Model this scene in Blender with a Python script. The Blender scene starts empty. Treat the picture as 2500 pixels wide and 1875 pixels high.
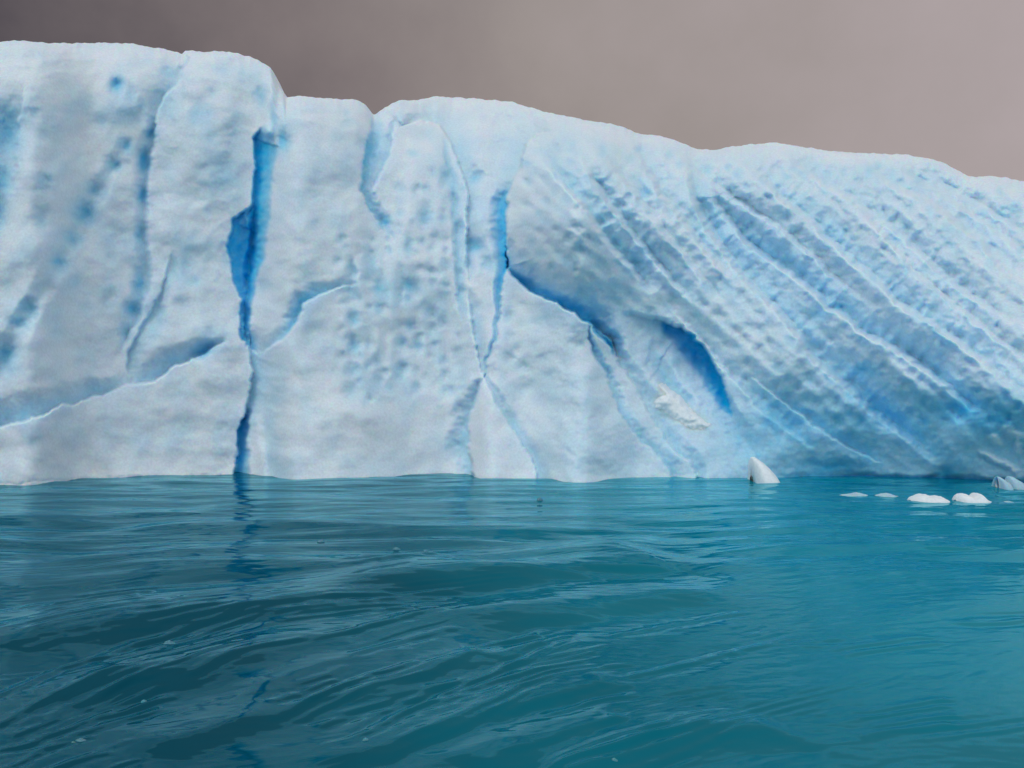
import bpy, math
import numpy as np
from math import radians

# ------------------------------------------------------------------ camera, sky, sun, exposure
SC = bpy.context.scene
C = SC.collection
F = 1962.0                       # focal length in photo pixels (photo 2500 x 1875)
PITCH = math.atan(64.5 / F)
CAMH = 2.0
cd = bpy.data.cameras.new('camera')
cam = bpy.data.objects.new('camera', cd); C.objects.link(cam)
cd.sensor_width = 36.0; cd.lens = 36.0 * F / 2500.0
cd.clip_start = 0.1; cd.clip_end = 12000
cam.location = (0, 0, CAMH); cam.rotation_euler = (radians(90) + PITCH, 0, 0)
SC.camera = cam

SUN_EL, SUN_AZ = radians(56), radians(212)    # high and behind the clouds, azimuth clockwise from +Y
world = bpy.data.worlds.new("World"); SC.world = world
world.use_nodes = True
nt = world.node_tree; nt.nodes.clear()
def N(t, ty, **kw):
    n = t.nodes.new(ty)
    for k, v in kw.items(): setattr(n, k, v)
    return n
out = N(nt, 'ShaderNodeOutputWorld'); bg = N(nt, 'ShaderNodeBackground')
sky = N(nt, 'ShaderNodeTexSky', sky_type='NISHITA', sun_disc=False)
sky.sun_elevation = SUN_EL; sky.sun_rotation = SUN_AZ
skym = N(nt, 'ShaderNodeVectorMath', operation='SCALE'); skym.inputs['Scale'].default_value = 0.05
nt.links.new(sky.outputs[0], skym.inputs[0])
tc = N(nt, 'ShaderNodeTexCoord')
sep = N(nt, 'ShaderNodeSeparateXYZ'); nt.links.new(tc.outputs['Generated'], sep.inputs[0])
# overcast: a darker mauve-brown bank low ahead, paler to the right, bright overhead and behind
noi = N(nt, 'ShaderNodeTexNoise'); noi.inputs['Scale'].default_value = 1.6; noi.inputs['Detail'].default_value = 4
noi.inputs['Roughness'].default_value = 0.5
nt.links.new(tc.outputs['Generated'], noi.inputs['Vector'])
def M(op, a, b=None, c=None):
    n = N(nt, 'ShaderNodeMath', operation=op)
    for i, x in enumerate((a, b, c)):
        if x is None: continue
        if isinstance(x, (int, float)): n.inputs[i].default_value = x
        else: nt.links.new(x, n.inputs[i])
    return n.outputs[0]
fx = M('MULTIPLY_ADD', sep.outputs['X'], 0.85, 0.40)
fx = M('ADD', fx, M('MULTIPLY_ADD', noi.outputs['Fac'], 0.5, -0.25))
noi2 = N(nt, 'ShaderNodeTexNoise'); noi2.inputs['Scale'].default_value = 5; noi2.inputs['Detail'].default_value = 7; noi2.inputs['Roughness'].default_value = .6
nt.links.new(tc.outputs['Generated'], noi2.inputs['Vector'])
fx = M('ADD', fx, M('MULTIPLY_ADD', noi2.outputs['Fac'], 0.34, -0.17))
fx = M('ADD', fx, M('MULTIPLY', sep.outputs['Z'], 0.12))
ramp = N(nt, 'ShaderNodeValToRGB'); nt.links.new(fx, ramp.inputs[0])
e = ramp.color_ramp.elements
e[0].position = 0.0; e[0].color = (0.080, 0.066, 0.073, 1)
e[1].position = 1.0; e[1].color = (0.44, 0.375, 0.378, 1)
for p, c in ((0.30, (0.205, 0.170, 0.166, 1)), (0.62, (0.325, 0.280, 0.262, 1))):
    q = e.new(p); q.color = c
zen = N(nt, 'ShaderNodeMapRange', interpolation_type='SMOOTHSTEP'); nt.links.new(sep.outputs['Z'], zen.inputs[0])
zen.inputs[1].default_value = 0.42; zen.inputs[2].default_value = 0.95
bak = N(nt, 'ShaderNodeMapRange', interpolation_type='SMOOTHSTEP'); nt.links.new(sep.outputs['Y'], bak.inputs[0])
bak.inputs[1].default_value = 0.25; bak.inputs[2].default_value = -0.7
brz = N(nt, 'ShaderNodeMix', data_type='RGBA'); nt.links.new(zen.outputs[0], brz.inputs['Factor'])
nt.links.new(ramp.outputs[0], brz.inputs[6]); brz.inputs[7].default_value = (0.38, 0.40, 0.445, 1)
brt = N(nt, 'ShaderNodeMix', data_type='RGBA'); nt.links.new(bak.outputs[0], brt.inputs['Factor'])
nt.links.new(brz.outputs[2], brt.inputs[6]); brt.inputs[7].default_value = (0.68, 0.71, 0.75, 1)
addv = N(nt, 'ShaderNodeVectorMath', operation='ADD')
nt.links.new(brt.outputs[2], addv.inputs[0]); nt.links.new(skym.outputs[0], addv.inputs[1])
skym.inputs['Scale'].default_value = 0.004        # the little clear-sky light that comes through the cloud
nt.links.new(addv.outputs[0], bg.inputs[0]); bg.inputs[1].default_value = 1.0
nt.links.new(bg.outputs[0], out.inputs[0])

sd = bpy.data.lights.new('sun', 'SUN'); sd.energy = 0.85; sd.angle = radians(40); sd.color = (1.0, 0.97, 0.93)
sun = bpy.data.objects.new('sun', sd); C.objects.link(sun)
sun.rotation_euler = (radians(90) - SUN_EL, 0, radians(180) - SUN_AZ)
SC.view_settings.view_transform = 'Standard'; SC.view_settings.look = 'None'
SC.view_settings.exposure = 0.0; SC.view_settings.gamma = 1.0
SC.cycles.max_bounces = 10; SC.cycles.diffuse_bounces = 7; SC.cycles.glossy_bounces = 4
SC.cycles.use_denoising = True

# ------------------------------------------------------------------ helpers
cosp, sinp = math.cos(PITCH), math.sin(PITCH)
def P(u, v, Y):
    """world point seen at photo pixel (u, v), at world depth Y"""
    up = (937.5 - v) / F
    k = Y / (cosp - sinp * up)
    return (u - 1250) / F * k, Y + 0 * k, CAMH + (sinp + cosp * up) * k
def depth_at(v):
    """depth at which the line of sight through row v meets the water"""
    up = (937.5 - v) / F
    return -CAMH * (cosp - sinp * up) / (sinp + cosp * up)

def hash2(ix, iy, seed):
    h = (ix.astype(np.int64) * 374761393 + iy.astype(np.int64) * 668265263 + seed * 1442695041) & 0xffffffff
    h = ((h ^ (h >> 13)) * 1274126177) & 0xffffffff
    return (h ^ (h >> 16)) & 0xffffffff
def gnoise(x, y, seed=0):
    ix, iy = np.floor(x), np.floor(y); fx_, fy_ = x - ix, y - iy
    ix = ix.astype(np.int64); iy = iy.astype(np.int64)
    def g(ax, ay):
        a = hash2(ix + ax, iy + ay, seed) * (2 * math.pi / 4294967296.0)
        return np.cos(a) * (fx_ - ax) + np.sin(a) * (fy_ - ay)
    ux = fx_ ** 3 * (fx_ * (fx_ * 6 - 15) + 10); uy = fy_ ** 3 * (fy_ * (fy_ * 6 - 15) + 10)
    a = g(0, 0) * (1 - ux) + g(1, 0) * ux; b = g(0, 1) * (1 - ux) + g(1, 1) * ux
    return (a * (1 - uy) + b * uy) * 1.5
def fbm(x, y, seed=0, octv=4, gain=0.5):
    s = 0; a = 1.0
    for i in range(octv):
        s = s + a * gnoise(x * 2 ** i, y * 2 ** i, seed + i * 17); a *= gain
    return s
def sstep(x, a, b):
    t = np.clip((x - a) / (b - a), 0, 1); return t * t * (3 - 2 * t)

def make_mesh(name, verts, faces, mat, parent=None, smooth=True):
    me = bpy.data.meshes.new(name)
    verts = np.ascontiguousarray(verts, dtype=np.float32); faces = np.ascontiguousarray(faces, dtype=np.int32)
    n, k = faces.shape
    me.vertices.add(len(verts)); me.vertices.foreach_set('co', verts.ravel())
    me.loops.add(n * k); me.loops.foreach_set('vertex_index', faces.ravel())
    me.polygons.add(n); me.polygons.foreach_set('loop_start', np.arange(0, n * k, k, dtype=np.int32))
    me.update(calc_edges=True); me.validate()
    me.polygons.foreach_set('use_smooth', np.full(n, smooth))
    me.materials.append(mat)
    o = bpy.data.objects.new(name, me); C.objects.link(o)
    if parent: o.parent = parent
    return o
def tag(o, label=None, cat=None, group=None, kind=None):
    for k, v in (('label', label), ('category', cat), ('group', group), ('kind', kind)):
        if v: o[k] = v
def grid_faces(nr, nc, wrap=False):
    r = np.arange(nr - 1)[:, None]; c = np.arange(nc if wrap else nc - 1)[None, :]
    c2 = (c + 1) % nc
    a = r * nc + c; b = r * nc + c2; d = (r + 1) * nc + c2; e_ = (r + 1) * nc + c
    return np.stack([a, b, d, e_], -1).reshape(-1, 4)

# ------------------------------------------------------------------ materials
def newmat(name):
    m = bpy.data.materials.new(name); m.use_nodes = True
    t = m.node_tree; return m, t, t.nodes['Principled BSDF']
def ice_material(name, white, pale, blue, attr=True):
    m, t, b = newmat(name)
    tcn = N(t, 'ShaderNodeTexCoord')
    n1 = N(t, 'ShaderNodeTexNoise'); n1.inputs['Scale'].default_value = 0.55; n1.inputs['Detail'].default_value = 4
    n2 = N(t, 'ShaderNodeTexNoise'); n2.inputs['Scale'].default_value = 14; n2.inputs['Detail'].default_value = 5
    n3 = N(t, 'ShaderNodeTexNoise'); n3.inputs['Scale'].default_value = 60; n3.inputs['Detail'].default_value = 3
    for n in (n1, n2, n3): t.links.new(tcn.outputs['Object'], n.inputs['Vector'])
    mx = N(t, 'ShaderNodeMix', data_type='RGBA')
    mr = N(t, 'ShaderNodeMapRange'); mr.inputs[1].default_value = 0.38; mr.inputs[2].default_value = 0.64
    t.links.new(n1.outputs['Fac'], mr.inputs[0]); t.links.new(mr.outputs[0], mx.inputs['Factor'])
    mx.inputs[6].default_value = (*white, 1); mx.inputs[7].default_value = (*pale, 1)
    col = mx.outputs[2]
    if attr:
        at = N(t, 'ShaderNodeAttribute', attribute_name='blue_ice_and_shade')  # blue ice of the cracks, and shade painted into recesses as the same blue
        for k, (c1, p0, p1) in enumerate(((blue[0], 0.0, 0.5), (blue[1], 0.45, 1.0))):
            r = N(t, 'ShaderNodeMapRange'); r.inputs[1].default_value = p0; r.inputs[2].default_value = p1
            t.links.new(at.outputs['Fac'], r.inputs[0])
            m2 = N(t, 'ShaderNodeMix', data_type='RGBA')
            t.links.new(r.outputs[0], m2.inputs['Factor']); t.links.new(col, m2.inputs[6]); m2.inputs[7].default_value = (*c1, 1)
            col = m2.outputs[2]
    # grain of the granular crust
    hs = N(t, 'ShaderNodeHueSaturation')
    vr = N(t, 'ShaderNodeMapRange'); vr.inputs[1].default_value = 0.3; vr.inputs[2].default_value = 0.7
    vr.inputs[3].default_value = 0.93; vr.inputs[4].default_value = 1.06
    t.links.new(n2.outputs['Fac'], vr.inputs[0]); t.links.new(vr.outputs[0], hs.inputs['Value']); t.links.new(col, hs.inputs['Color'])
    t.links.new(hs.outputs[0], b.inputs['Base Color'])
    b.inputs['Subsurface Weight'].default_value = 1.0; b.inputs['Subsurface Radius'].default_value = (0.12, 0.5, 1.0)
    b.inputs['Subsurface Scale'].default_value = 0.22
    b.inputs['Roughness'].default_value = 0.55; b.inputs['Specular IOR Level'].default_value = 0.25
    bp = N(t, 'ShaderNodeBump'); bp.inputs['Strength'].default_value = 0.25; bp.inputs['Distance'].default_value = 0.02
    ad = N(t, 'ShaderNodeMath', operation='MULTIPLY_ADD'); ad.inputs[1].default_value = 0.35
    t.links.new(n3.outputs['Fac'], ad.inputs[0]); t.links.new(n2.outputs['Fac'], ad.inputs[2])
    t.links.new(ad.outputs[0], bp.inputs['Height']); t.links.new(bp.outputs[0], b.inputs['Normal'])
    return m
ICE = ice_material('glacier_ice', (0.78, 0.848, 0.912), (0.71, 0.81, 0.89),
                   ((0.35, 0.68, 0.87), (0.0, 0.55, 0.90)))
SNOW = ice_material('snow_crust', (0.84, 0.885, 0.91), (0.80, 0.865, 0.905), None, attr=False)
SNOW.node_tree.nodes['Principled BSDF'].inputs['Subsurface Radius'].default_value = (0.3, 0.33, 0.36)
SNOW.node_tree.nodes['Principled BSDF'].inputs['Subsurface Scale'].default_value = 0.12
PALE = ice_material('wet_ice', (0.46, 0.64, 0.72), (0.38, 0.58, 0.68), None, attr=False)
CLEAR = ice_material('clear_ice', (0.06, 0.17, 0.20), (0.10, 0.27, 0.32), None, attr=False)
CLEAR.node_tree.nodes['Principled BSDF'].inputs['Roughness'].default_value = 0.12

# ------------------------------------------------------------------ iceberg relief
SIL = [(-500,150),(-200,112),(0,103),(30,100),(57,100),(113,105),(226,105),(328,107),(396,119),(436,130),(444,133),(452,124),(509,125),
       (582,129),(633,147),(661,164),(678,209),(693,223),(697,237),(735,234),(792,240),(871,243),(893,257),(911,280),
       (918,277),(939,263),(972,246),(1018,242),(1074,236),(1131,239),(1250,247),(1323,271),(1408,290),(1499,304),
       (1567,328),(1617,332),(1657,346),(1697,362),(1742,365),(1793,357),(1849,350),(1900,348),(1957,359),(2042,370),
       (2211,377),(2296,393),(2352,424),(2372,431),(2426,429),(2500,443),(2700,500),(3050,640)]
WL = [(-500,1215),(0,1181),(60,1184),(110,1180),(200,1166),(400,1160),(560,1158),(640,1160),(700,1170),(850,1167),(1000,1158),
      (1130,1155),(1170,1168),(1280,1164),(1340,1172),(1420,1180),(1500,1170),(1620,1166),(1800,1166),(1900,1168),
      (2100,1172),(2300,1180),(2500,1186),(3050,1205)]
STEP = 2.6
U = np.arange(-460, 3001, STEP); NC = len(U)
NR = 440; NBELOW = 26
def smooth1(a, n):
    k = np.hanning(n); k /= k.sum(); return np.convolve(np.pad(a, n // 2, 'edge'), k, 'valid')
sil = smooth1(np.interp(U, *zip(*SIL)), 5)
siln = 1.8 * gnoise(U / 14, U * 0 + 3.3, 5) + 2.2 * gnoise(U / 37, U * 0 + 9.3, 6) + .6 * gnoise(U / 8, U * 0 + 1.3, 7)
wl = smooth1(np.interp(U, *zip(*WL)), 61)
Yw = depth_at(wl)
T = np.concatenate([np.linspace(-0.10, 0, NBELOW, endpoint=False), np.linspace(0, 1, NR)])   # 0 = waterline, 1 = skyline
# finer rows close to the skyline
T = np.where(T > 0, 1 - (1 - T) ** 1.12, T)
t_ = T[:, None] + 0 * U[None, :]
u_ = U[None, :] + 0 * t_
silw = smooth1(sil, 121)                                   # the rows follow the skyline only near the top
tt_ = np.clip(t_, 0, 1) ** 3
v_ = wl[None, :] + ((silw * (1 - tt_) + sil * tt_) - wl[None, :]) * t_ + siln[None, :] * np.clip(t_, 0, 1) ** 30

# broad form: how far each height stands back from the waterline (metres)
def prof(u0, *v):                      # v = offsets at t = 0, .15, .3, .5, .7, .85, 1
    return (u0,) + v
TK = [-0.1, 0, .15, .3, .5, .7, .85, 1]
PR = [(-500, -.6, 0, .25, .5, .9, 1.3, 1.8, 2.6), (300, -.6, 0, .3, .6, 1.0, 1.4, 1.8, 2.5), (560, -.6, 0, .3, .7, 1.2, 1.5, 1.9, 2.6),
      (640, -.5, .3, .8, 1.1, 1.5, 1.9, 2.4, 3.2), (760, -.8, 0, .5, 1.0, 1.6, 2.1, 2.7, 3.6), (960, -.8, 0, .5, 1.1, 1.9, 2.6, 3.6, 5.4),
      (1080, -.8, 0, .5, 1.1, 1.9, 2.7, 4.0, 7.5), (1200, -.8, 0.1, .7, 1.3, 2.2, 3.2, 5.0, 9.0), (1300, -.9, 0, .8, 1.6, 2.2, 2.1, 3.6, 8.0),
      (1500, -.9, 0, .8, 1.7, 2.3, 1.6, 2.6, 6.5), (1700, -.8, 0, .8, 1.5, 1.4, 1.5, 2.7, 5.5), (1850, -.5, .2, .3, .4, .7, 1.6, 3.0, 5.6),
      (1950, .6, .9, .45, .05, .5, 1.7, 3.2, 6.0), (2100, .8, 1.2, .6, -.05, .4, 1.9, 3.4, 6.0), (2500, 1.0, 1.5, .7, -.2, .5, 2.3, 4.0, 6.6), (3050, 1.0, 1.5, .7, -.1, .9, 2.5, 4.2, 6.6)]
pu = np.array([p[0] for p in PR]); pv = np.array([p[1:] for p in PR])
cols = np.stack([np.interp(U, pu, pv[:, j]) for j in range(8)])          # 8 x NC
kern = np.hanning(41); kern /= kern.sum()
cols = np.stack([np.convolve(np.pad(c, 20, 'edge'), kern, 'valid') for c in cols])
D = np.zeros_like(t_)
tk = np.array(TK)
# smooth (cosine) interpolation in t, then blurred below
for j in range(7):
    a, b = tk[j], tk[j + 1]
    m = (T >= a) & (T <= b)
    w = ((T[m] - a) / (b - a))[:, None]
    D[m] = cols[j][None] * (1 - w) + cols[j + 1][None] * w
kr = np.hanning(61); kr /= kr.sum()
Dp = np.pad(D, ((30, 30), (0, 0)), 'edge')
D = np.apply_along_axis(lambda c: np.convolve(c, kr, 'valid'), 0, Dp)
# the brow rounds over backwards at the skyline
rr = np.clip((t_ - 0.9) / 0.1, 0, 1); D += 1.6 * (1 - np.sqrt(np.clip(1 - rr ** 2, 0, 1)))

# the cone below the notch and the small cone at the waterline stand forward
D -= .55 * np.exp(-(((u_ - 1040) / (34 + .16 * np.clip(v_ - 290, 0, 900))) ** 4)) * sstep(v_, 285, 420) * (1 - sstep(v_, 620, 900))
D -= .22 * np.exp(-(((u_ - (1178 + .22 * (v_ - 920))) / (8 + .32 * np.clip(v_ - 920, 0, 400))) ** 4)) * sstep(v_, 915, 990)
# jitter that scallops every edge
ju = 4.5 * gnoise(u_ / 34, v_ / 28, 11) + 2.2 * gnoise(u_ / 12, v_ / 11, 12)
jv = 4.5 * gnoise(u_ / 34, v_ / 28, 13) + 2.2 * gnoise(u_ / 12, v_ / 11, 14)
jr = sstep(u_, 1230, 1500)
ju = ju * (1 + .1 * jr) + jr * 1.0 * gnoise(u_ / 19, v_ / 17, 15); jv = jv * (1 + .1 * jr) + jr * 1.0 * gnoise(u_ / 19, v_ / 17, 16)
uw, vw = u_ + ju, v_ + jv
blue_and_shade = np.zeros_like(D)  # tint map: blue ice in the cracks plus painted shade in hollows and undersides
def groove(pts, qa=1.0, qb=1.0, blue=0.0, bp=1.0, sc=1.0, bead=0.0, seed=1):
    """a furrow along a line.  pts: (u, v, width A, width B, depth m).  A lies left of a line drawn downwards, B right of it."""
    global D, blue_and_shade
    pts = np.array(pts, float)
    if blue < .6 and pts[:, 0].mean() < 1225: pts[:, 4] *= .7
    if blue >= .6: pts[:, 4] *= .62
    if bead == 0:
        for c_ in (2, 3): pts[:, c_] = np.where(pts[:, c_] <= 9, 2.0, pts[:, c_])
    if bead > 0: blue *= .72; bp = 1.4; pts[:, 4] *= 1.35; pts[:, 3] *= 1.45; pts[:, 2] = np.maximum(pts[:, 2] * 1.6, 17)
    wmax = pts[:, 2:4].max() + 14
    lo = pts[:, :2].min(0) - wmax; hi = pts[:, :2].max(0) + wmax
    c0, c1 = np.searchsorted(U, [lo[0], hi[0]])
    if c1 <= c0: return
    sub = v_[:, c0:c1]
    rows = np.where(((sub > lo[1]) & (sub < hi[1])).any(1))[0]
    if not len(rows): return
    r0, r1 = rows[0], rows[-1] + 1
    X, Yv = uw[r0:r1, c0:c1], vw[r0:r1, c0:c1]
    best = np.full(X.shape, 1e9); sg = np.zeros_like(X); wa = np.zeros_like(X); wb = np.zeros_like(X); dp = np.zeros_like(X); al = np.zeros_like(X)
    L = 0
    for a, b in zip(pts[:-1], pts[1:]):
        dx, dy = b[0] - a[0], b[1] - a[1]; l2 = dx * dx + dy * dy; l = math.sqrt(l2)
        tt = np.clip(((X - a[0]) * dx + (Yv - a[1]) * dy) / l2, 0, 1)
        ex, ey = X - (a[0] + tt * dx), Yv - (a[1] + tt * dy)
        dd = np.hypot(ex, ey); m = dd < best
        s = dx * (Yv - a[1]) - dy * (X - a[0])
        best = np.where(m, dd, best); sg = np.where(m, np.sign(s), sg)
        wa = np.where(m, a[2] + (b[2] - a[2]) * tt, wa); wb = np.where(m, a[3] + (b[3] - a[3]) * tt, wb)
        dp = np.where(m, a[4] + (b[4] - a[4]) * tt, dp); al = np.where(m, L + tt * l, al)
        L += l
    # continuous wobble of the reach of the soft flank
    A = np.clip(1 - best / np.maximum(wa, 1.2), 0, 1); B = np.clip(1 - best / np.maximum(wb, 1.2), 0, 1)
    fa = (A * A * (3 - 2 * A)) ** qa; fb = (B * B * (3 - 2 * B)) ** qb
    if bead > 0: fb = 1 - (1 - B ** 1.3) ** 1.25
    f = np.where(sg > 0, fa, fb)
    bead *= .3
    if bead: f = f * (1 - bead + bead * (0.5 + 0.5 * np.sin(al / 27.0 * 2 * math.pi / 1.4 + 3 * gnoise(al / 45, al * 0 + .5, seed)))) 
    D[r0:r1, c0:c1] += sc * f * dp
    mx_ = pts[:, 4].max()
    blue_and_shade[r0:r1, c0:c1] = np.maximum(blue_and_shade[r0:r1, c0:c1], blue * np.clip(f, 0, 1) ** bp * np.clip(dp / max(mx_, 1e-6), 0, 1) ** .6)
def dimple(u0, v0, ru, rv, d, blue=0.0, ang=0.0):
    global D, blue_and_shade
    if d > 0: d *= .62; ru *= 1.15; rv *= 1.15
    c0, c1 = np.searchsorted(U, [u0 - 3.2 * max(ru, rv), u0 + 3.2 * max(ru, rv)])
    if c1 <= c0: return
    X, Yv = uw[:, c0:c1] - u0, vw[:, c0:c1] - v0
    ca, sa = math.cos(ang), math.sin(ang)
    g = np.exp(-(((X * ca + Yv * sa) / ru) ** 2 + ((-X * sa + Yv * ca) / rv) ** 2))
    D[:, c0:c1] += d * g; blue_and_shade[:, c0:c1] = np.maximum(blue_and_shade[:, c0:c1], blue * g)
rg = np.random.default_rng(3)
def dimples(us, vs, r, d, blue, stretch=1.0, ang=0.0):
    """many small soft hollows, added up in one local pass each"""
    for u0, v0 in zip(us, vs):
        k = rg.uniform(.7, 1.25); dd = d * rg.uniform(.35, 1.3)
        c0, c1 = np.searchsorted(U, [u0 - 2.6 * r * stretch, u0 + 2.6 * r * stretch])
        if c1 <= c0: continue
        cv = v_[:, (c0 + c1) // 2]; rws = np.where(np.abs(cv - v0) < 2.8 * r * stretch)[0]
        if len(rws) < 3: continue
        r0, r1 = rws[0], rws[-1] + 1
        X, Yv = uw[r0:r1, c0:c1] - u0, vw[r0:r1, c0:c1] - v0
        ca, sa = math.cos(ang), math.sin(ang)
        g = np.exp(-(((X * ca + Yv * sa) / (r * k * stretch)) ** 2 + ((-X * sa + Yv * ca) / (r * k)) ** 2))
        D[r0:r1, c0:c1] += dd * g; blue_and_shade[r0:r1, c0:c1] = np.maximum(blue_and_shade[r0:r1, c0:c1], blue * g * rg.uniform(.2, 1.2))
def ZR(pts, wa, wb, d):      # points read off the enlargement of the photo's upper right quarter
    n = len(pts); o = []
    for i, (x, y) in enumerate(pts):
        k = min(1, 6.0 * min(i + .25, n - 1 - i) / max(1, n - 1)) if n > 2 else 1
        o.append((1250 + .5654 * x, .5654 * y, wa, wb * (0.6 + 0.4 * k), d * k))
    return o

# low relief first
D += (0.30 - .14 * (1 - sstep(u_, 1000, 1300))) * fbm(u_ / 210, v_ / 190, 21, 3)
right = sstep(u_, 1230, 1420); mid = sstep(u_, 780, 860) * (1 - sstep(u_, 1130, 1230)); left = 1 - sstep(u_, 880, 980)
# slope direction of the flutes on the right shoulder turns with position
ang = np.radians(42); ax = u_ * np.cos(ang) + v_ * np.sin(ang); ay = -u_ * np.sin(ang) + v_ * np.cos(ang)
D += right * 0.03 * gnoise(ax / 90, ay / 26, 31) * sstep(v_, 330, 420)
cups = -np.abs(gnoise(ax / 30, ay / 24, 32)) + 0.25
D -= right * 0.02 * cups * (1 - 0.5 * sstep(v_, 900, 1100))
D += right * 0.016 * gnoise(u_ / 15, v_ / 12, 33)
D -= 0.6 * np.exp(-(((u_ - 1440) / 200) ** 2 + ((v_ - 540) / 200) ** 2)) * sstep(u_, 1225, 1300)
# vertical flutes with cups in the centre
cup2 = -np.abs(gnoise(u_ / 38 + 0.3 * gnoise(u_ / 80, v_ / 80, 41), v_ / 46, 42)) + 0.25
D -= mid * 0.05 * cup2 * sstep(v_, 300, 520) * (1 - sstep(v_, 900, 1080))
D += mid * 0.025 * np.sin(u_ / 39 * 2 * math.pi + 1.2 + 2 * gnoise(u_ / 90, v_ / 130, 43)) * sstep(v_, 560, 680) * (1 - sstep(v_, 860, 1000))
# the left wall is softer, lightly banded
D += left * (0.07 * gnoise(u_ / 60, v_ / 70, 51) + 0.015 * gnoise(u_ / 26, v_ / 24, 52))
D += 0.003 * gnoise(u_ / 44, v_ / 12, 61) + 0.007 * gnoise(u_ / 22, v_ / 18, 62) + 0.003 * gnoise(u_ / 9, v_ / 8, 63)
D += rr * (0.16 * gnoise(u_ / 60, t_ * 40, 64) + 0.04 * gnoise(u_ / 20, t_ * 90, 65))

# -- broad valleys between the pillars
groove([(640,200,60,80,.1),(630,330,110,120,.5),(600,600,120,130,.6),(600,850,110,110,.5),(590,1180,90,100,.4)])
groove([(450,120,80,60,.2),(370,350,110,90,.5),(345,640,110,80,.5),(300,880,90,80,.3)])
groove([(900,250,90,110,.2),(890,450,90,90,.6),(935,580,80,60,.3),(930,700,60,60,0)])
groove([(1180,300,90,60,.1),(1185,450,70,80,.7),(1185,700,60,60,.8),(1180,900,50,50,.4)])
# -- the tall blue cleft
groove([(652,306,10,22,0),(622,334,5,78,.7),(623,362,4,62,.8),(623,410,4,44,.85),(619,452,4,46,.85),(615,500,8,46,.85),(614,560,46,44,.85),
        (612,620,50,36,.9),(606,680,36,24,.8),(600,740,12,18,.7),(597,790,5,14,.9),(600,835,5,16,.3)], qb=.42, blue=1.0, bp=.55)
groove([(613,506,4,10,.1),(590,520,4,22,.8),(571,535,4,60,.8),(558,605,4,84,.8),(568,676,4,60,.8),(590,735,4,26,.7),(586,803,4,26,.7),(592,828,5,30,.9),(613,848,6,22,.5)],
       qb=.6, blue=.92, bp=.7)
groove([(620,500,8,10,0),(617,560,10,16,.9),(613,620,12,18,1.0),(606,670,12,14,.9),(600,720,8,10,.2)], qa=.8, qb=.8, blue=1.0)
dimple(690, 345, 14, 26, .35, .7); dimple(637, 236, 11, 26, .25, .42); dimple(668, 290, 9, 30, .3, .45)
dimple(655, 322, 11, 15, -.45, 0)
# soft valley below it, then the narrow cleft at the waterline
groove([(610,845,6,60,.5),(616,905,5,70,.6),(609,968,5,66,.6),(590,1026,5,56,.5),(580,1080,6,50,.4)], qb=1.0, blue=.34)
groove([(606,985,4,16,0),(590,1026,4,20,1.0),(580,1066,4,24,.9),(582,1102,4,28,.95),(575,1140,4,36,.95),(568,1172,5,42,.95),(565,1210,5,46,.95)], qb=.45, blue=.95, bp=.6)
# -- lower left slab stands forward of the wall
groove([(-460,1150,4,120,.8),(-200,1100,4,110,.8),(0,1042,3,95,.8),(58,1026,3,88,.7),(119,1006,3,75,.7),(152,988,3,64,.7),(184,986,3,60,.6),(217,968,3,56,.65),(246,968,3,56,.65),
        (279,952,3,44,.45),(307,936,3,36,.2),(330,937,3,40,.35),(355,936,3,60,.6),(380,928,3,64,.7),(416,896,3,60,.7),(467,876,3,56,.85),(510,853,3,40,.9),(530,841,3,26,.4),(555,832,3,20,0)],
       qb=1.25, blue=.40, bp=.9)
dimple(492, 858, 30, 13, .35, .55, -.45)
# -- slab right of the cleft
groove([(880,690,20,5,0),(840,698,26,4,.25),(800,711,34,4,.4),(770,722,40,4,.55),(741,742,50,4,.8),(730,777,46,4,.9),(710,806,40,4,.7),(687,827,36,5,.5),(655,850,34,6,.35),(632,872,30,8,0)],
       qa=1.1, blue=.62, bp=1.1)
groove([(640,880,20,60,.1),(668,960,30,60,.3),(650,1040,24,50,.3),(662,1150,20,60,.3),(668,1200,20,60,.3)], blue=.14)
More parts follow.
